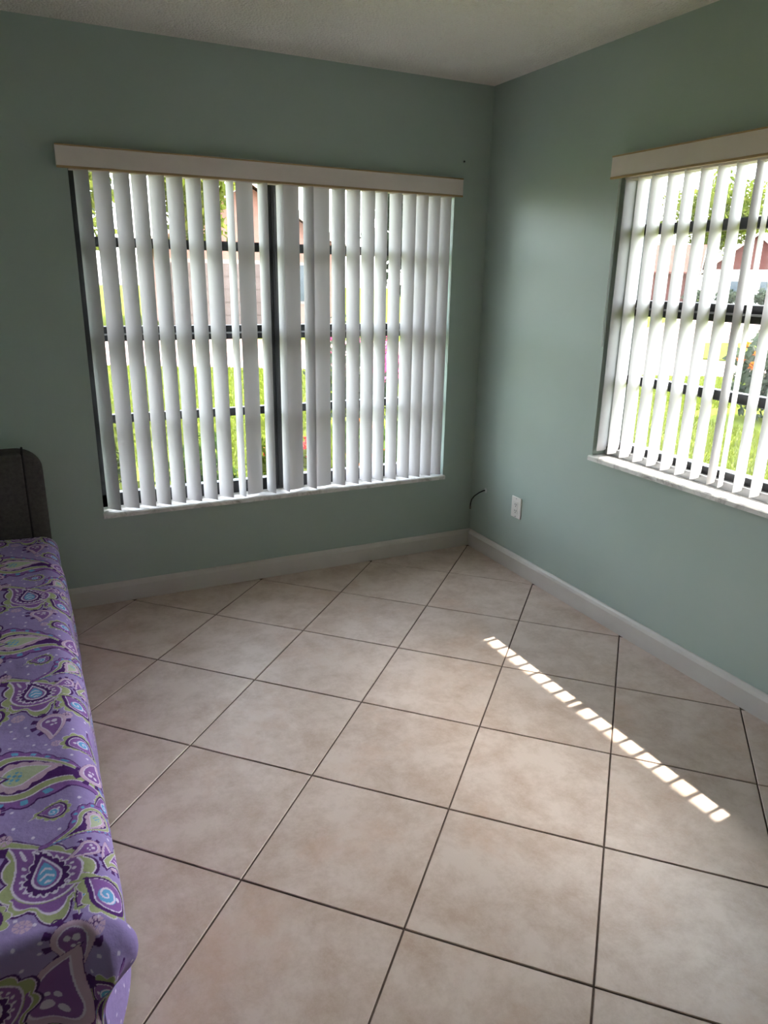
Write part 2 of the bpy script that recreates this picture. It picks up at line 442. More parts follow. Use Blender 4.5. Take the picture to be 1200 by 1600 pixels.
# ------------------------------------------------------------------ windows
def window(name, L, to, z0, z1, bars, mull, sill_z, label, fy=0.10, rail=None):
    """to(a, d, z): a along the wall, d outwards from the inner face. L = (a0, a1)"""
    a0, a1 = L
    w = thing(name, to((a0 + a1) / 2, 0.1, z0), label, 'window', kind='structure')
    def bar(nm, p0, p1, d0, d1, q0, q1, mt=M['black'], parent=w, bv=0.003):
        s = MB()
        P = [to(p0, d0, q0), to(p1, d1, q1)]
        lo = [min(P[0][k], P[1][k]) for k in range(3)]; hi = [max(P[0][k], P[1][k]) for k in range(3)]
        s.box(lo[0], hi[0], lo[1], hi[1], lo[2], hi[2])
        return s.build(nm, mt, parent, bevel=bv, seg=1)
    d0, d1 = fy, fy + 0.05
    fwid = 0.05
    bar('frame_stile', a0, a0 + fwid, d0, d1, z0, z1); bar('frame_stile', a1 - fwid, a1, d0, d1, z0, z1)
    bar('frame_head', a0, a1, d0, d1, z1 - 0.05, z1)
    bar('frame_rail', a0, a1, d0, d1, z0, z0 + 0.065 if rail is None else rail)
    cols = [(a0 + fwid, a1 - fwid)]
    if mull:
        bar('mullion', mull[0], mull[1], d0 - 0.012, d1, z0, z1)
        bar('mullion_cover', (mull[0] + mull[1]) / 2 - 0.010, (mull[0] + mull[1]) / 2 + 0.010, d0 - 0.02, d0 - 0.012, z0 + 0.02, z1 - 0.02)
        cols = [(a0 + fwid, mull[0]), (mull[1], a1 - fwid)]
    for c0, c1 in cols:
        lvl = z0 + 0.055
        for zc, hh in bars + [(z1 - 0.025, 0.05)]:
            if zc < z1 - 0.03:
                o = bar('meeting_rail' if hh > 0.05 else 'glazing_bar', c0, c1, d0 + (0.0 if hh > 0.05 else 0.008), d1 - 0.005, zc - hh / 2, zc + hh / 2)
                if hh > 0.05:
                    bar('rail_lip', c0, c1, d0 - 0.006, d0, zc - 0.006, zc + 0.002, M['steel'], o, 0.001)
            bar('pane', c0 - 0.004, c1 + 0.004, d0 + 0.026, d0 + 0.029, lvl - 0.004, zc - hh / 2 + 0.004, M['glass'], w, 0.0)
            lvl = zc + hh / 2
    return w

toA = lambda a, d, z: (a, d, z)
toB = lambda a, d, z: (d, a, z)
w1 = window('window_1', (A['x0'], A['x1']), toA, A['z0'] + 0.02, A['z1'], [(0.872, 0.04), (1.262, 0.066), (1.655, 0.042)], (-1.182, -1.122), 0.45,
            'wide black-framed window with a centre mullion beside the bed')
w2 = window('window_2', (B['y0'], B['y1']), toB, B['z0'] + 0.02, B['z1'], [(1.113, 0.04), (1.421, 0.066), (1.737, 0.042)], None, 0.765,
            'black-framed window on the wall with the outlet')
def sill(parent, pts_fn, a0, a1, z0, z1):
    s = MB()
    sc = [(-0.022, z0), (-0.022, z1 - 0.005), (-0.017, z1), (0.10, z1), (0.10, z0)]
    s.extrude(sc, pts_fn, a0, a1)
    return s.build('marble_sill', M['marble'], parent)
sill(w1, lambda p, t: (t, p[0], p[1]), A['x0'] - 0.004, A['x1'] + 0.004, 0.430, 0.452)
sill(w2, lambda p, t: (p[0], t, p[1]), B['y0'] - 0.004, B['y1'] + 0.004, 0.745, 0.767)
MB().box(0.072, 0.10, B['y0'], B['y1'], 0.767, 0.80).build('sill_track', M['steel'], w2, bevel=0.002, seg=1)

# ------------------------------------------------------------------ vertical blinds
def vane_mesh(h, w=0.089, sag=0.0075, n=10):
    v = []; f = []
    zs = [0.0, 0.02, h * 0.25, h * 0.5, h * 0.75, h]
    for z in zs:
        for k in range(n + 1):
            t = k / n * 2 - 1
            v.append((t * w / 2, -sag * (1 - t * t) + sag * 0.5, z))
    for r in range(len(zs) - 1):
        for k in range(n):
            f.append((r * (n + 1) + k, r * (n + 1) + k + 1, (r + 1) * (n + 1) + k + 1, (r + 1) * (n + 1) + k))
    me = bpy.data.meshes.new('vane')
    me.from_pydata(v, [], f)
    me.polygons.foreach_set('use_smooth', [True] * len(me.polygons))
    me.materials.append(M['vane'])
    return me

def valance(parent, fn, a0, a1, depth, z0, z1):
    s = MB(); s.extrude([(-depth, z0 + 0.007), (-depth - 0.004, z0 + 0.007), (-depth - 0.004, z1 - 0.005), (-depth, z1 - 0.005)], fn, a0, a1)
    for e in (a0, a1 - 0.004):
        s.extrude([(-depth, z0 + 0.007), (-depth, z1 - 0.005), (0.0, z1 - 0.005), (0.0, z0 + 0.007)], fn, e, e + 0.004)
    v = s.build('valance', M['valance'], parent)
    for q0, q1 in ((z0, z0 + 0.009), (z1 - 0.006, z1)):
        MB().extrude([(-depth + 0.004, q0), (-depth - 0.0065, q0), (-depth - 0.0065, q1), (-depth + 0.004, q1)], fn, a0 - 0.001, a1 + 0.001).build('edge_trim', M['tan'], v, bevel=0.0015, seg=1)
    MB().extrude([(-depth + 0.006, z0 + 0.05), (-depth + 0.006, z1 - 0.012), (0.0, z1 - 0.012), (0.0, z0 + 0.05)], fn, a0 + 0.006, a1 - 0.006).build('top_board', M['valance'], v)

blA = thing('vertical_blind', (-1.125, 0, 0.452), 'long vertical blind of tilted white vanes beside the bed', 'blind')
fA = lambda p, t: (t, p[0], p[1])
valance(blA, fA, -2.088, -0.185, 0.042, 1.924, 2.012)
MB().box(A['x0'] + 0.004, A['x1'] - 0.004, -0.012, 0.034, 1.925, 1.957).build('headrail', M['valance'], blA)
ANG_A = {1: 54, 2: 44, 3: 48, 4: 51, 5: 52, 6: 50, 7: 55, 8: 52, 9: 82, 10: -16, 11: 76, 12: 86, 13: -14, 14: 75, 15: -7, 16: 63, 17: 63, 18: 66, 19: 72, 20: 72, 21: 68, 22: 64, 23: 62, 24: 60}
XA = [-1.998, -1.920, -1.841, -1.769, -1.697, -1.621, -1.541, -1.461, -1.380, -1.307, -1.227, -1.146, -1.085, -1.005, -0.933, -0.850, -0.771, -0.692, -0.620, -0.541, -0.463, -0.395, -0.326, -0.262]
vmA = vane_mesh(1.927 - 0.462)
for k, x in enumerate(XA):
    th = ANG_A[k + 1]
    child('vane', vmA, blA, (x + 1.125, 0.012, 0.010), -R(th))
s = MB()
s.tube([(-0.217, -0.004, 1.93), (-0.214, -0.004, 1.4), (-0.216, -0.004, 1.09), (-0.213, -0.004, 1.075), (-0.209, -0.004, 1.075), (-0.207, -0.004, 1.09), (-0.209, -0.004, 1.4), (-0.209, -0.004, 1.93)], 0.0013, 6)
s.build('pull_cord', M['cord'], blA)

blB = thing('vertical_blind', (0, -1.655, 0.767), 'open vertical blind of white vanes above the sunlit marble sill', 'blind')
fB = lambda p, t: (p[0], t, p[1])
valance(blB, fB, B['y0'] - 0.03, -0.962, 0.042, 1.926, 2.014)
MB().box(0.015, 0.075, B['y0'] + 0.004, B['y1'] - 0.004, 1.927, 1.957).build('headrail', M['valance'], blB)
YB = [-0.990, -1.059, -1.136, -1.216, -1.294, -1.372, -1.447, -1.523, -1.600, -1.643, -1.722, -1.796] + [-1.796 - 0.0765 * k for k in range(1, 7)]
vmB = vane_mesh(1.93 - 0.788)
for k, y in enumerate(YB):
    th = {0: 15, 8: 18, 9: 27}.get(k, 12 + 1.5 * math.sin(k * 2.1))
    child('vane', vmB, blB, (0.050, y + 1.655, 0.021), R(th))
s = MB()
for q in (0.0, 0.006):
    s.tube([(-0.004, -0.976 + q, 1.93), (-0.004, -0.973 + q, 1.6), (-0.004, -0.972 + q, 1.26)], 0.0012, 6)
s.tube([(-0.004, -0.972, 1.26), (-0.004, -0.969, 1.252), (-0.004, -0.966, 1.26)], 0.0012, 6)
s.build('pull_cord', M['cord'], blB)

# ------------------------------------------------------------------ outlet, cable, nail
o = thing('wall_outlet', (0, -0.447, 0.30), 'white rectangular wall outlet above the baseboard', 'outlet')
pl = MB().box(-0.006, 0.0, -0.4885, -0.405, 0.300, 0.417).build('cover_plate', M['plastic'], o, bevel=0.003)
fc = MB().box(-0.0085, -0.004, -0.464, -0.430, 0.325, 0.392).build('receptacle_face', M['plastic'], o, bevel=0.0015, seg=1)
for zc in (0.341, 0.376):
    for yy in (-0.453, -0.441):
        MB().box(-0.0092, -0.007, yy - 0.0012, yy + 0.0012, zc - 0.004, zc + 0.005).build('slot', M['dark'], fc)
    MB().tube([(-0.0092, -0.447, zc - 0.010), (-0.007, -0.447, zc - 0.010)], 0.0026, 10).build('ground_hole', M['dark'], fc)
for zc in (0.309, 0.408):
    MB().tube([(-0.0072, -0.447, zc), (-0.004, -0.447, zc)], 0.003, 10).build('screw', M['steel'], pl)

cb = thing('coaxial_cable', (0, -0.14, 0.373), 'short black coaxial cable poking out of a plaster patch', 'cable')
pts = [(0.006, -0.140, 0.372), (-0.010, -0.136, 0.370), (-0.030, -0.122, 0.356), (-0.048, -0.105, 0.335), (-0.058, -0.093, 0.312), (-0.060, -0.086, 0.285), (-0.058, -0.082, 0.262)]
MB().tube(pts, 0.0036, 10).build('cable_sleeve', M['cable'], cb, smooth=True)
MB().tube([(-0.0585, -0.083, 0.268), (-0.0575, -0.0815, 0.252)], 0.0055, 6).build('connector', M['brass'], cb)
s = MB(); s.prism([(0.014 * math.cos(t * 0.7) * (1 + 0.25 * math.sin(t * 3.1)), 0.016 * math.sin(t * 0.7)) for t in range(9)], 0, 0.0012)
s.v = [(-0.0002 - p[2], -0.146 + p[0], 0.374 + p[1]) for p in s.v]
s.build('plaster_patch', M['patch'], cb)

nail = thing('nail', (-0.163, 0, 2.095), 'small dark nail in the wall above the long blind', 'nail')
MB().tube([(-0.163, 0.01, 2.095), (-0.163, -0.010, 2.096)], 0.0018, 8).build('shank', M['dark'], nail)
MB().tube([(-0.163, -0.010, 2.096), (-0.163, -0.0115, 2.096)], 0.0045, 10).build('head', M['dark'], nail)

# ------------------------------------------------------------------ bed
BX0, BX1 = -3.25, -2.262
bed = thing('bed', ((BX0 + BX1) / 2, -1.2, 0), 'low bed with a rounded grey upholstered headboard', 'bed')
def rounded(x0, x1, z0, z1, r, n=10):
    p = [(x0, z0), (x1, z0)]
    p += [(x1 - r + r * math.cos(k * math.pi / 2 / n), z1 - r * 0.9 + r * 0.9 * math.sin(k * math.pi / 2 / n)) for k in range(n + 1)]
    p += [(x0 + r - r * math.sin(k * math.pi / 2 / n), z1 - r * 0.9 + r * 0.9 * math.cos(k * math.pi / 2 / n)) for k in range(n + 1)]
    return p
s = MB().extrude(rounded(BX0 - 0.02, -2.281, 0.0, 0.802, 0.105), lambda p, t: (p[0], t, p[1]), -0.150, -0.023)
hb = s.build('headboard', M['uphol'], bed, smooth=False, bevel=0.022, seg=3)
hb.data.polygons.foreach_set('use_smooth', [True] * len(hb.data.polygons))
MB().extrude(rounded(BX0 + 0.055, -2.354, 0.30, 0.800, 0.02, 4), lambda p, t: (p[0], t, p[1]), -0.166, -0.12).build('front_panel', M['uphol'], hb, bevel=0.012, seg=3, smooth=True)
for sx in (-2.353, BX0 + 0.054):
    MB().tube([(sx, -0.158, 0.34), (sx, -0.160, 0.6), (sx, -0.158, 0.785), (sx, -0.142, 0.806), (sx, -0.08, 0.808)], 0.0045, 8).build('piping', M['piping'], hb, smooth=True)
MB().box(BX0 + 0.02, BX1 - 0.05, -2.27, -0.15, 0.09, 0.20).build('bed_base', M['uphol'], bed, bevel=0.01)
for lx in (BX0 + 0.08, BX1 - 0.12):
    for ly in (-2.2, -0.25):
        MB().tube([(lx, ly, 0.0), (lx, ly, 0.10)], 0.025, 12).build('leg', M['dark'], bed)
MB().box(BX0 + 0.015, BX1 - 0.045, -2.28, -0.155, 0.20, 0.415).build('mattress', M['mattress'], bed, bevel=0.04, seg=3, smooth=True)

# bedspread: cloth coordinates u (across, 0 at the shoulder) and v (along y), printed with a paisley
TOPZ, XE, YE, RS, RF = 0.436, -2.330, -2.340, 0.072, 0.026
def profile(a, rs):
    """overhang length a past the shoulder -> (outward, down)"""
    q = rs * math.pi / 2
    if a <= 0: return a, 0.0
    if a < q:
        t = a / rs
        return rs * math.sin(t), rs * (1 - math.cos(t))
    return rs + (a - q) * 0.035, rs + (a - q)
def ease(t):
    t = min(1.0, max(0.0, t))
    return t * t * (3 - 2 * t)
def cloth_point(u, v):
    a = u; b = YE - v if v < YE else 0.0
    wr = 0.0035 * math.sin(v * 9.0 + u * 5) + 0.0025 * math.sin(v * 23 + 1.3 + u * 14) + 0.003 * math.sin(u * 17 + v * 3)
    if a <= 0 and b <= 0:
        return XE + a, v, TOPZ + wr
    near = math.exp(-(max(0.0, v - YE) / 0.16) ** 2)
    if b <= 0:
        o_, d_ = profile(a, RS)
        wv = min(1.0, max(0.0, a) / 0.3) * (0.018 * math.sin(v * 8.5 + 0.6) + 0.008 * math.sin(v * 19))
        o_ += wv * 0.5 - 0.055 * ease((a - 0.14) / 0.16) * near
        return XE + o_, v, max(0.012, TOPZ + wr - d_)
    if a <= 0:
        o_, d_ = profile(b, RF)
        wv = min(1.0, b / 0.25) * (0.026 * math.sin(u * 24 + 0.5) + 0.012 * math.sin(u * 51 + 2))
        return XE + a, YE - o_ - wv, max(0.012, TOPZ + wr - d_)
    r = math.hypot(a, b); ph = math.atan2(b, a)
    k = math.sin(2 * ph)
    o_, d_ = profile(r, RS * math.cos(ph) ** 2 + RF * math.sin(ph) ** 2)
    fold = min(1.0, r / 0.2)
    o_ += 0.036 * k * math.exp(-((r - 0.11) / 0.06) ** 2) + fold * 0.016 * math.sin(6 * ph + 0.4) * k
    c2 = math.cos(ph) ** 2
    o_ += min(1.0, r / 0.3) * (0.018 * math.sin(YE * 8.5 + 0.6) + 0.008 * math.sin(YE * 19)) * 0.5 * c2
    o_ += min(1.0, r / 0.25) * (0.026 * math.sin(0.5) + 0.012 * math.sin(2)) * (1 - c2)
    o_ -= 0.055 * ease((r - 0.14) / 0.16) * (c2 + 0.9 * k)
    return XE + o_ * math.cos(ph), YE - o_ * math.sin(ph), max(0.012, TOPZ + wr - d_)

C_BASE = np.array(srgb(154, 134, 186)[:3]); C_DARK = np.array(srgb(80, 42, 104)[:3]); C_PURP = np.array(srgb(136, 94, 158)[:3])
C_WHITE = np.array(srgb(214, 200, 222)[:3]); C_GREEN = np.array(srgb(162, 166, 126)[:3]); C_PINK = np.array(srgb(196, 164, 190)[:3])
C_BLUE = np.array(srgb(104, 160, 204)[:3]); C_LGREEN = np.array(srgb(180, 186, 158)[:3])

def tear(x, y, tail=1.9, bend=0.45, pw=0.75):
    """signed distance-like value of a paisley drop of body radius 1, its tail to +y, curling to +x"""
    yy = np.clip(y, 0, None)
    cx = bend * (yy / tail) ** 2 * 1.3
    w = np.where(y < 0, np.sqrt(np.clip(1 - y * y, 0, None)), np.clip(1 - (yy / tail) ** 1.3, 0, None) ** pw)
    d = np.abs(x - cx) - w
    d = np.where(y < 0, np.sqrt(x * x + y * y) - 1, d)
    return np.where(y > tail, np.maximum(d, y - tail), d)

def paint(col, m, c):
    col[m] = c

def motif_flower(col, x, y):
    d = tear(x, y, 1.75, -0.75, 1.1); th = np.arctan2(x, -y)
    big = np.clip(np.cos(th), 0, None)
    pet = 0.20 + 0.26 * np.abs(np.cos(th * 4.5)) + 0.62 * big ** 2 * np.abs(np.cos(th * 3.0)) ** 1.2
    paint(col, d < pet + 0.10, C_DARK); paint(col, d < pet - 0.0, C_WHITE); paint(col, d < pet - 0.05, C_GREEN)
    inner = (big > 0.4) & (d < pet * 0.62) & (d > 0.10); paint(col, inner, C_WHITE)
    inner = (big > 0.4) & (d < pet * 0.52) & (d > 0.10); paint(col, inner, C_PURP)
    paint(col, d < 0.07, C_WHITE); paint(col, d < 0.0, C_PURP)
    x2, y2 = x / 0.52 + 0.05, (y + 0.02) / 0.60
    d2 = tear(x2, y2, 1.7, -0.1, 1.1); t2 = np.arctan2(x2, -y2)
    sc = 0.10 + 0.22 * np.abs(np.sin(t2 * 7))
    paint(col, d2 < sc + 0.10, C_WHITE); paint(col, d2 < sc, C_DARK); paint(col, d2 < -0.12, C_WHITE); paint(col, d2 < -0.26, C_PURP)
    d3 = tear(x2 / 0.55, y2 / 0.62, 1.6, 0.0)
    paint(col, d3 < 0.0, C_BLUE); paint(col, (d3 < -0.2) & (np.sin(y2 * 14 + np.abs(x2) * 9) > 0.45), C_WHITE)
    dots = (np.hypot(np.mod(th * 3.2, 1) - 0.5, (d + 0.22) * 3) < 0.22) & (d < -0.08) & (d > -0.34); paint(col, dots, C_WHITE)
    tip = np.hypot(x, y + 2.05) < 0.13; paint(col, tip, C_DARK); paint(col, np.hypot(x, y + 2.05) < 0.08, C_LGREEN)

def motif_hook(col, x, y):
    d = tear(x, y, 1.7, 1.5); th = np.arctan2(x, -y)
    sc = 0.30 + 0.16 * np.abs(np.sin(th * 6))
    paint(col, d < sc + 0.07, C_DARK); paint(col, d < sc, C_PURP)
    spk = (np.abs(np.sin(th * 6)) > 0.88) & (d < sc - 0.10) & (d > 0.16); paint(col, spk, C_BLUE)
    paint(col, d < 0.10, C_WHITE); paint(col, d < 0.05, C_GREEN); paint(col, d < -0.17, C_WHITE); paint(col, d < -0.21, C_DARK)
    x2, y2 = x / 0.58, (y + 0.05) / 0.60
    d2 = tear(x2, y2, 1.7, 0.5); t2 = np.arctan2(x2, -y2)
    sc2 = 0.05 + 0.16 * np.abs(np.sin(t2 * 5))
    paint(col, d2 < sc2, C_PINK); paint(col, d2 < -0.22, C_WHITE); paint(col, d2 < -0.30, C_LGREEN)
    paint(col, (np.hypot(x2, y2 + 0.15) < 0.42) & (np.sin(x2 * 16) * np.sin(y2 * 16) > 0.1), C_BLUE)

def motif_pink(col, x, y):
    d = tear(x, y, 1.9, 0.8); th = np.arctan2(x, -y)
    drops = (np.abs(np.cos(th * 4.5)) > 0.72) & (d < 0.50) & (d > 0.10) & (y < 0.9); paint(col, drops, C_DARK)
    paint(col, d < 0.10, C_DARK); paint(col, d < 0.07, C_PINK); paint(col, d < -0.22, C_WHITE); paint(col, d < -0.29, C_PURP)
    for k, (dx, dy, rr) in enumerate(((-0.25, -0.1, 0.20), (0.15, -0.3, 0.16), (0.12, 0.25, 0.12), (-0.15, 0.32, 0.09))):
        paint(col, np.hypot(x - dx, y - dy) < rr, C_WHITE)

def motif_heart(col, x, y):
    d = tear(x, y, 1.3, -0.5); th = np.arctan2(x, -y)
    pet = 0.22 + 0.26 * np.abs(np.cos(th * 5.5))
    paint(col, d < pet + 0.05, C_WHITE); paint(col, d < pet, C_GREEN)
    paint(col, d < 0.12, C_DARK); paint(col, d < -0.10, C_WHITE); paint(col, d < -0.16, C_PURP)
    paint(col, (np.hypot(x + 0.2, y) < 0.5) & (d < -0.2), C_BLUE)
    sp = np.sin(np.hypot(x + 0.2, y - 0.1) * 18 + np.arctan2(y, x + 0.2)) > 0.55
    paint(col, sp & (np.hypot(x + 0.2, y) < 0.5) & (d < -0.2), C_WHITE)
    paint(col, np.hypot(x - 0.4, y + 0.2) < 0.13, C_WHITE)

def motif_rosette(col, x, y):
    r = np.hypot(x, y); th = np.arctan2(y, x)
    paint(col, (r < 1) & (np.abs(np.cos(th * 4)) > 0.3) & (r > 0.35), C_PINK); paint(col, r < 0.22, C_PINK)

MOT = []
PER = 0.69
def put(fn, u, v, s, rot, only=None):
    for k in range(-1, 5):
        if only is not None and k != only: continue
        MOT.append((fn, u, v + k * PER, s, R(rot)))
for col_u in (0.0, -0.40, -0.80):
    jit = 0.0 if col_u == 0 else 0.31
    put(motif_flower, -0.050 + col_u, -2.215 + jit, 0.060, 4)
    put(motif_hook, -0.095 + col_u, -1.885 + jit, 0.076, -70)
    put(motif_pink, -0.018 + col_u, -1.690 + jit, 0.034, 205)
    put(motif_rosette, -0.095 + col_u, -2.325 + jit, 0.016, 0)
    put(motif_pink, -0.190 + col_u, -2.10 + jit, 0.050, 150)
    put(motif_flower, -0.215 + col_u, -1.78 + jit, 0.055, 184)
    put(motif_heart, -0.165 + col_u, -1.60 + jit, 0.036, 30)
    put(motif_hook, -0.270 + col_u, -2.42 + jit, 0.062, 95)
put(motif_heart, -0.028, -2.035, 0.022, 60)
put(motif_pink, -0.155, -1.99, 0.022, 30)
put(motif_rosette, -0.125, -2.09, 0.016, 0)
put(motif_heart, 0.012, -1.60, 0.020, 120)
put(motif_pink, 0.030, -2.175, 0.020, 140)
put(motif_pink, 0.075, -2.20, 0.024, 40)
put(motif_rosette, -0.012, -1.79, 0.013, 0)
put(motif_heart, 0.085, -2.02, 0.026, 100)
put(motif_rosette, 0.02, -2.36, 0.014, 0)
put(motif_heart, 0.060, -2.295, 0.040, 20)
put(motif_hook, 0.052, -2.085, 0.036, 170)
put(motif_pink, 0.062, -1.93, 0.032, 10)
put(motif_heart, 0.045, -1.80, 0.034, 200)
put(motif_flower, 0.150, -2.16, 0.045, 90)
put(motif_hook, 0.180, -1.88, 0.05, 90)
put(motif_flower, 0.28, -2.05, 0.05, 0)
put(motif_pink, 0.27, -1.75, 0.04, 60)
put(motif_pink, -0.060, -2.520, 0.062, 8, 0)
put(motif_flower, -0.165, -2.47, 0.055, 20, 0)
put(motif_hook, 0.03, -2.60, 0.05, 30, 0)
put(motif_heart, -0.17, -2.62, 0.05, 0, 0)

def grade(a, b, step):
    return list(np.linspace(a, b, max(2, int(round((b - a) / step)) + 1)))
us = grade(-0.93, -0.26, 0.010)[:-1] + grade(-0.26, 0.14, 0.0017)[:-1] + grade(0.14, 0.44, 0.006)
vsn = grade(YE - 0.44, YE - 0.30, 0.006)[:-1] + grade(YE - 0.30, -1.6, 0.0017)[:-1] + grade(-1.6, -0.168, 0.0026)
U, V = np.meshgrid(np.array(us), np.array(vsn))
nu, nv = len(us), len(vsn)
uf, vf = U.ravel(), V.ravel()
colr = np.tile(C_BASE, (len(uf), 1))
gx, gy = np.floor(uf / 0.045), np.floor(vf / 0.045)
hs = np.mod(np.sin(gx * 12.99 + gy * 78.23) * 43758.5, 1.0); h2 = np.mod(np.sin(gx * 39.3 + gy * 11.1) * 24634.6, 1.0)
dd = np.hypot(uf - (gx + 0.2 + 0.6 * hs) * 0.045, vf - (gy + 0.2 + 0.6 * h2) * 0.045)
colr[dd < 0.0038] = C_WHITE
for fn, mu, mv, sc_, rt in MOT:
    msk = np.where((np.abs(uf - mu) < 3.2 * sc_) & (np.abs(vf - mv) < 3.2 * sc_))[0]
    if len(msk) == 0: continue
    x_, y_ = (uf[msk] - mu) / sc_, (vf[msk] - mv) / sc_
    cr_, sr_ = math.cos(rt), math.sin(rt)
    sub = colr[msk]
    fn(sub, cr_ * x_ + sr_ * y_, -sr_ * x_ + cr_ * y_)
    colr[msk] = sub
P3 = [cloth_point(float(a), float(b)) for a, b in zip(uf, vf)]
ov = np.hypot(np.clip(uf, 0, None), np.clip(YE - vf, 0, None))
keep = ov < 0.445
idx = np.arange(nu * nv).reshape(nv, nu)
q = np.stack([idx[:-1, :-1], idx[:-1, 1:], idx[1:, 1:], idx[1:, :-1]], -1).reshape(-1, 4)
q = q[keep[q].all(1)]
usedv = np.unique(q); remap = -np.ones(nu * nv, int); remap[usedv] = np.arange(len(usedv))
me = bpy.data.meshes.new('bedspread')
me.from_pydata([P3[i] for i in usedv], [], remap[q].tolist())
ca = me.color_attributes.new('print', 'FLOAT_COLOR', 'POINT')
ca.data.foreach_set('color', np.hstack([colr[usedv], np.ones((len(usedv), 1))]).astype(np.float32).ravel())
me.polygons.foreach_set('use_smooth', [True] * len(me.polygons))
mt = mat('paisley_cotton', srgb(150, 126, 190), 0.9, 0.1)
at = nd(mt, 'ShaderNodeAttribute'); at.attribute_name = 'print'
lk(mt, at.outputs['Color'], mt.node_tree.nodes['Principled BSDF'].inputs['Base Color'])
tcn = nd(mt, 'ShaderNodeTexCoord'); nz = nd(mt, 'ShaderNodeTexNoise'); nz.inputs['Scale'].default_value = 18; nz.inputs['Detail'].default_value = 5
bpn = nd(mt, 'ShaderNodeBump'); bpn.inputs['Strength'].default_value = 0.5; bpn.inputs['Distance'].default_value = 0.012
lk(mt, tcn.outputs['Object'], nz.inputs['Vector']); lk(mt, nz.outputs['Fac'], bpn.inputs['Height']); lk(mt, bpn.outputs[0], mt.node_tree.nodes['Principled BSDF'].inputs['Normal'])
me.materials.append(mt)
sp_ = bpy.data.objects.new('bedspread', me); COL.objects.link(sp_)
tag(sp_, 'purple paisley bedspread draped over the bed', 'bedspread')

# ------------------------------------------------------------------ outdoors: ground, eaves
struct(MB().box(-60, 120, -40, 120, G - 0.3, G).build('lawn', M['lawn']), 'sunlit green lawn outside the windows', 'lawn')
road = MB()
road.prism([(-30, 26.4), (-0.8, 11.8), (10.1, 6.35), (19, 2.0), (23, 9), (60, 30), (54, 43), (20, 18.5), (9.5, 14.3), (3, 17.4), (-30, 34)], G, G + 0.012)
rd = struct(road.build('pavement', M['concrete']), 'pale pink paved street across the lawn', 'pavement')
isl = MB(); isl.prism([(12.2, 9.0), (12.7, 7.9), (16.5, 9.4), (18.2, 11.5), (16.2, 12.3)], G, G + 0.05)
tag(isl.build('grass_island', M['lawn']), 'small grass island in the middle of the pavement', 'grass', kind='structure')
roof_s = MB()
roof_s.box(WT, 1.03, YF - 1, 1.0, 2.36, 2.48); roof_s.box(XL - 1, WT, WT, 1.0, 2.36, 2.48)
struct(roof_s.build('eave', M['fascia']), 'flat roof overhang above both windows', 'eave')

# grass blades (uncountable)
rng = np.random.default_rng(3)
def blades(x, y, z, h, w):
    n = len(x); a = rng.uniform(0, 6.283, n); t = rng.uniform(-0.5, 0.5, (n, 2)) * h[:, None]
    v = np.empty((n, 3, 3))
    v[:, 0] = np.c_[x - np.cos(a) * w, y - np.sin(a) * w, z]; v[:, 1] = np.c_[x + np.cos(a) * w, y + np.sin(a) * w, z]
    v[:, 2] = np.c_[x + t[:, 0], y + t[:, 1], z + h]
    return v.reshape(-1, 3), np.arange(3 * n).reshape(n, 3)
def tri_mesh(name, v, f, material):
    me = bpy.data.meshes.new(name)
    me.vertices.add(len(v)); me.vertices.foreach_set('co', np.asarray(v, np.float32).ravel())
    k = f.shape[1]
    me.loops.add(f.size); me.loops.foreach_set('vertex_index', f.astype(np.int32).ravel())
    me.polygons.add(len(f)); me.polygons.foreach_set('loop_start', np.arange(0, f.size, k, dtype=np.int32)); me.polygons.foreach_set('loop_total', np.full(len(f), k, np.int32))
    me.update(calc_edges=True); me.validate()
    me.materials.append(material)
    return me
nb = 150000
dist = rng.uniform(0.9, 15, nb); ang = rng.uniform(R(20), R(98), nb)
gx_ = -0.8 + dist * np.cos(ang); gy_ = -1.2 + dist * np.sin(ang)
SH = [(-1.98, 1.35, .4), (-1.3, 1.3, .38), (-.66, 1.45, .4), (-.02, 1.4, .38), (.62, 1.8, .4), (1.25, 4.4, .75), (2.3, 3.4, .55), (6.6, 2.9, .95), (5.3, .9, .8)]
clear = np.all([np.hypot(gx_ - a_, gy_ - b_) > c_ for a_, b_, c_ in SH], axis=0)
okm = clear & ((gx_ > 0.4) | (gy_ > 0.4)) & (gy_ < 11.3 - 0.5 * gx_)
gx_, gy_, dist = gx_[okm], gy_[okm], dist[okm]
v_, f_ = blades(gx_, gy_, np.full(len(gx_), G), rng.uniform(0.03, 0.09, len(gx_)), 0.004 + 0.0006 * dist)
go = bpy.data.objects.new('grass', tri_mesh('grass', v_, f_, M['grass'])); COL.objects.link(go)
tag(go, 'short bright green grass blades covering the lawn', 'grass', kind='stuff')

# ------------------------------------------------------------------ plants
def leaf_cloud(n, centre, rad, size, seed, shell=0.5):
    r_ = np.random.default_rng(seed)
    d = r_.normal(size=(n, 3)); d /= np.linalg.norm(d, axis=1)[:, None]
    rr = (shell + (1 - shell) * r_.uniform(0, 1, n)) ** 0.6
    lump = 1 + 0.22 * np.sin(d[:, 0] * 5 + seed) * np.sin(d[:, 1] * 6 + 1) + 0.15 * np.sin(d[:, 2] * 9 + seed * 2)
    c = np.array(centre) + d * (rr * lump)[:, None] * np.array(rad)
    a = r_.normal(size=(n, 3)); a /= np.linalg.norm(a, axis=1)[:, None]
    b = np.cross(a, r_.normal(size=(n, 3))); b /= np.linalg.norm(b, axis=1)[:, None]
    L = size * r_.uniform(0.6, 1.3, n)[:, None]
    v = np.stack([c - a * L, c + b * L * 0.4, c + a * L, c - b * L * 0.4], 1).reshape(-1, 3)
    return v, np.arange(4 * n).reshape(n, 4)

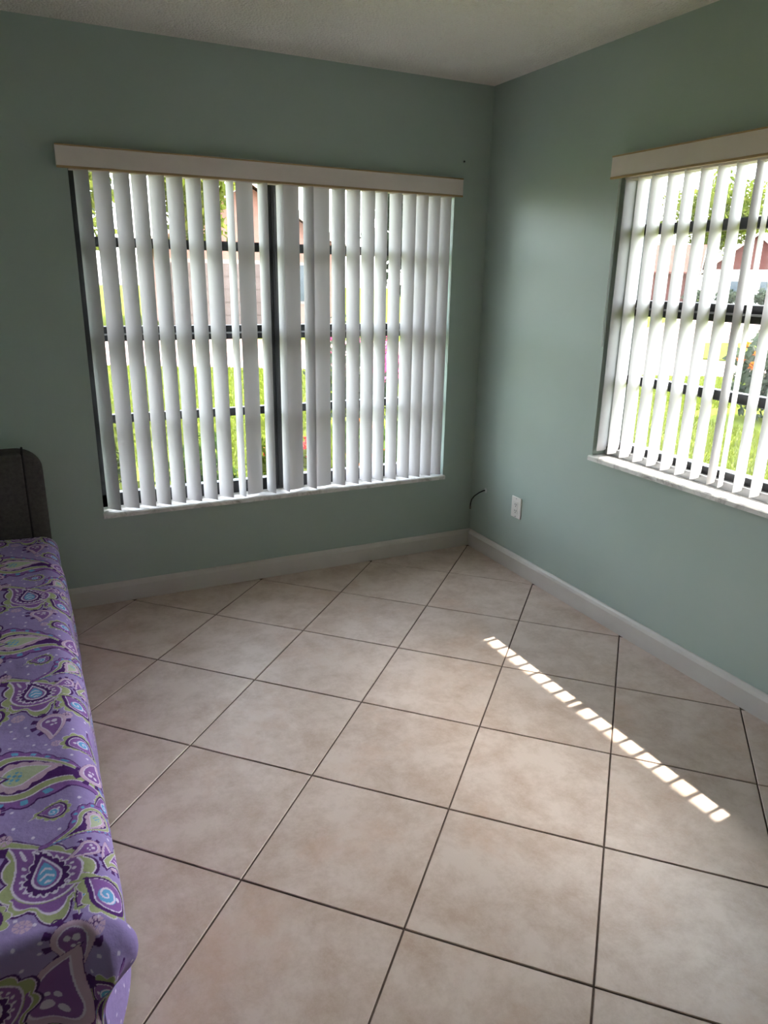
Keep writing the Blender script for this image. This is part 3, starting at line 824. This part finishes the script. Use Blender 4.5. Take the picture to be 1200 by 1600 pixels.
def tree(loc, h, rad, trunk_h, leafmat, label, n=2600, seed=1, size=0.22, lean=0.0, group=None, name='tree'):
    t = thing(name, loc, label, 'tree', group)
    top = (lean, 0, trunk_h + rad[2] * 0.6)
    tk = MB().tube([(0, 0, 0), (lean * 0.3, 0.05, trunk_h * 0.5), (lean * 0.7, 0, trunk_h), top], 0.2, 8, taper=[h * 0.03, h * 0.024, h * 0.02, h * 0.008]).build('trunk', M['trunk'], t, smooth=True, local=True)
    r_ = random.Random(seed)
    for k in range(5):
        a = k * 1.26 + r_.uniform(-0.3, 0.3)
        z0 = trunk_h * r_.uniform(0.75, 1.0)
        MB().tube([(lean * 0.6, 0, z0), (lean * 0.6 + math.cos(a) * rad[0] * 0.35, math.sin(a) * rad[1] * 0.35, z0 + rad[2] * 0.5), (lean + math.cos(a) * rad[0] * 0.7, math.sin(a) * rad[1] * 0.7, trunk_h + rad[2] * r_.uniform(0.7, 1.2))], 0.05, 6, taper=[h * 0.012, h * 0.008, h * 0.003]).build('branch', M['trunk'], t, local=True)
    v, f = leaf_cloud(n, (lean, 0, trunk_h + rad[2] * 0.75), rad, size, seed, 0.15)
    fo = child('foliage', tri_mesh('foliage', v, f, leafmat), t)
    fo['kind'] = 'stuff'
    return t

def shrub(loc, rad, leafmat, label, n=900, seed=1, size=0.06, flowers=None, group=None, name='shrub', nf=8):
    t = thing(name, loc, label, 'shrub', group)
    r_ = random.Random(seed)
    for k in range(6):
        a = k * 1.05 + r_.uniform(-0.3, 0.3)
        MB().tube([(0.02 * math.cos(a), 0.02 * math.sin(a), 0), (rad[0] * 0.35 * math.cos(a), rad[1] * 0.35 * math.sin(a), rad[2] * 0.9), (rad[0] * 0.65 * math.cos(a), rad[1] * 0.65 * math.sin(a), rad[2] * 1.6)], 0.012, 6, taper=[0.014, 0.010, 0.004]).build('stem', M['trunk'], t, local=True)
    v, f = leaf_cloud(n, (0, 0, rad[2]), rad, size, seed, 0.25)
    fo = child('foliage', tri_mesh('foliage', v, f, leafmat), t); fo['kind'] = 'stuff'
    if flowers:
        fm = None
        for k in range(nf):
            if fm is None or k % 4 == 0:
                v, f = leaf_cloud(26, (0, 0, 0), (0.05, 0.05, 0.045), 0.032, seed * 10 + k, 0.4)
                fm = tri_mesh('flower_head', v, f, flowers)
            a = r_.uniform(0, 6.28); e = r_.uniform(-0.1, 0.95)
            child('flower_head', fm, t, (rad[0] * math.cos(a) * math.cos(e), rad[1] * math.sin(a) * math.cos(e), rad[2] + rad[2] * math.sin(e)), r_.uniform(0, 6))
    return t

shrub((-1.98, 1.35, G), (0.27, 0.27, 0.50), M['leaf_y'], 'tall yellow-green bush outside the wide window, near the bed', 900, 11, 0.065)
shrub((-1.30, 1.30, G), (0.25, 0.25, 0.34), M['leaf_g'], 'dark green low bush outside the wide window', 900, 12, 0.05)
shrub((-0.66, 1.45, G), (0.26, 0.26, 0.35), M['leaf_y'], 'bush with red flower heads outside the wide window', 800, 13, 0.055, M['pet_red'])
shrub((-0.02, 1.4, G), (0.25, 0.25, 0.36), M['leaf_g'], 'bush with orange flower heads outside the wide window', 800, 14, 0.05, M['pet_orange'])
shrub((0.62, 1.8, G), (0.27, 0.27, 0.36), M['leaf_g'], 'low green bush between the orange and pink flowering bushes', 800, 15, 0.05)
shrub((1.25, 4.4, G), (0.55, 0.5, 0.60), M['leaf_d'], 'taller bush covered with pink flower heads on the lawn', 1300, 16, 0.06, M['pet_pink'], nf=40)
shrub((2.3, 3.4, G), (0.40, 0.40, 0.48), M['leaf_y'], 'pale green bush beside the pink flowering bush', 900, 17, 0.06, M['pet_pink'], nf=8)
shrub((6.6, 2.9, G), (0.70, 0.6, 0.60), M['leaf_d'], 'wide grey-green bush topped with orange flower heads', 1500, 18, 0.08, M['pet_orange'], nf=16)
shrub((5.3, 0.9, G), (0.6, 0.6, 0.5), M['leaf_g'], 'round green bush on the lawn near the orange flowering bush', 1200, 19, 0.08)

tree((-1.6, 26.5, G), 8, (2.9, 2.8, 2.8), 3.2, M['leaf_d'], 'grey-green tree across the street beside the pink house', 3000, 21, 0.24)
tree((-1.4, 19.6, G), 6.5, (1.9, 1.8, 2.3), 2.2, M['leaf_y'], 'yellow-green tree at the street edge seen past the bed side vanes', 2600, 22, 0.2)
tree((2.6, 18.7, G), 6, (1.15, 1.1, 1.7), 3.0, M['leaf_y'], 'slim yellow-green tree in front of the pink house', 1800, 23, 0.17)
tree((10.6, 19.8, G), 7, (2.0, 1.9, 2.5), 1.9, M['leaf_d'], 'broad grey-green tree between the houses across the street', 3400, 24, 0.26)
tree((16.0, 21.5, G), 7.5, (2.2, 2.2, 2.6), 2.2, M['leaf_g'], 'mid-green tree behind the far end of the street', 3000, 25, 0.22)
tree((58, 78, G), 14, (7, 7, 6.0), 4.6, M['leaf_d'], 'large grey-green tree behind the red roofed houses', 6000, 26, 0.5)
tree((75, 63, G), 12, (6.2, 6.2, 4.4), 6.4, M['leaf_y'], 'tall yellow-green tree rising above the red roofs', 5200, 27, 0.42)
tree((80, 48, G), 11, (4.5, 4.5, 4.0), 3.5, M['leaf_g'], 'round mid-green tree behind the gabled house', 4200, 28, 0.45)
tree((44, 58, G), 10, (3.6, 3.6, 3.8), 3.0, M['leaf_d'], 'grey-green tree standing left of the brown-red house'.replace('left of', 'beside'), 2800, 29, 0.28)

# ------------------------------------------------------------------ houses across the street
def house(loc, rz, w, d, hw, rise, wallmat, gablemat, label, garage=None, wins=(), over=0.5, lap=0):
    """front on local -y; gable faces the front when garage is given"""
    t = thing('house', loc, label, 'house', 'houses across the street', rz=rz)
    MB().box(-w / 2, w / 2, 0, d, 0, hw).build('house_wall', wallmat, t, local=True)
    ridge = hw + rise
    g = [(-w / 2, hw), (w / 2, hw), (0, ridge - over * rise / (w / 2) * 0.3)]
    MB().extrude(g, lambda p, q: (p[0], q, p[1]), 0, d).build('gable', gablemat, t, local=True)
    e = w / 2 + over; ze = hw - over * rise / (w / 2)
    for sgn in (-1, 1):
        s = MB(); s.extrude([(0, ridge), (sgn * e, ze), (sgn * e, ze + 0.16), (0, ridge + 0.16)], lambda p, q: (p[0], q, p[1]), -over, d + over)
        rf = s.build('roof', M['roof'], t, local=True)
        s = MB(); s.extrude([(0, ridge + 0.18), (sgn * (e + 0.03), ze + 0.18), (sgn * (e + 0.03), ze - 0.08), (0, ridge - 0.08)], lambda p, q: (p[0], q, p[1]), -over - 0.06, -over)
        s.build('fascia', M['fascia'], t, local=True)
    if garage:
        x0, x1, zt = garage
        MB().box(x0 - 0.12, x1 + 0.12, -0.05, 0.0, 0, zt + 0.12).build('garage_frame', M['fascia'], t, local=True)
        gd = MB().box(x0, x1, -0.07, -0.04, 0, zt).build('garage_door', M['whitecar'], t, local=True)
        n = 5
        for k in range(n):
            MB().box(x0 + 0.04, x1 - 0.04, -0.10, -0.06, zt * k / n + 0.03, zt * (k + 1) / n - 0.03).build('panel', M['whitecar'], gd, local=True)
    for x0, x1, z0, z1 in wins:
        wd = MB().box(x0 - 0.08, x1 + 0.08, -0.05, 0.02, z0 - 0.08, z1 + 0.08).build('house_window', M['fascia'], t, local=True)
        MB().box(x0, x1, -0.07, -0.04, z0, z1).build('pane', M['glasswin'], wd, local=True)
    return t
house((5.0, 21.8, G), R(-8), 6.0, 8, 2.75, 1.9, M['pinkwall'], M['pinkwall'], 'pink stucco house with a salmon gable roof and panelled garage door', (-2.6, 0.6, 2.1), [(1.2, 2.3, 0.9, 2.1)])
house((-10.5, 30.0, G), R(-6), 9.5, 9, 2.75, 2.0, M['creamwall'], M['creamwall'], 'pale cream house with a salmon roof behind the street trees', (-1, 3.4, 2.1), [(-3.8, -2.2, 0.9, 2.1)])
house((57.0, 43.2, G), R(-52), 7.4, 10, 3.0, 2.9, M['creamwall'], M['redwall'], 'cream house with a brown-red gable under a steep salmon roof', None, [(-2.6, -1.0, 0.8, 2.0), (0.8, 2.4, 0.8, 2.0)])
house((58.6, 50.6, G), R(38), 7.4, 11, 2.9, 2.3, M['redwall'], M['redwall'], 'brown-red house with a low salmon roof near the big tree', None, [])
for k, (hx, hy) in enumerate(((53.6, 42.6), (55.2, 40.2), (52.0, 45.0))):
    shrub((hx, hy, G), (0.9, 0.9, 0.65), M['leaf_d'], ('dark hedge bush at the middle of the cream gabled house', 'dark hedge bush in front of the far corner of the cream gabled house', 'dark hedge bush between the cream gabled house and the brown-red house')[k], 700, 40 + k, 0.16, group='hedge bushes')

# ------------------------------------------------------------------ wheeled bin
wb = thing('wheeled_bin', (5.28, 20.2, G), 'blue upright wheeled bin in front of the pink house', 'bin', rz=R(-8))
MB().quadset([(-0.24, -0.26, 0.06), (0.24, -0.26, 0.06), (0.24, 0.26, 0.06), (-0.24, 0.26, 0.06), (-0.3, -0.36, 1.3), (0.3, -0.36, 1.3), (0.3, 0.36, 1.3), (-0.3, 0.36, 1.3)],
             [(0, 3, 2, 1), (4, 5, 6, 7), (0, 1, 5, 4), (1, 2, 6, 5), (2, 3, 7, 6), (3, 0, 4, 7)]).build('bin_body', M['bluecar'], wb, bevel=0.03, local=True)
MB().box(-0.32, 0.32, -0.39, 0.37, 1.3, 1.37).build('lid', M['bluecar'], wb, bevel=0.03, local=True)
MB().tube([(-0.28, 0.42, 1.3), (0.28, 0.42, 1.3)], 0.02, 8).build('handle', M['bluecar'], wb, local=True)
for sx in (-0.27, 0.27):
    MB().tube([(sx - 0.03, 0.24, 0.12), (sx + 0.03, 0.24, 0.12)], 0.12, 14).build('wheel', M['rubber'], wb, local=True)
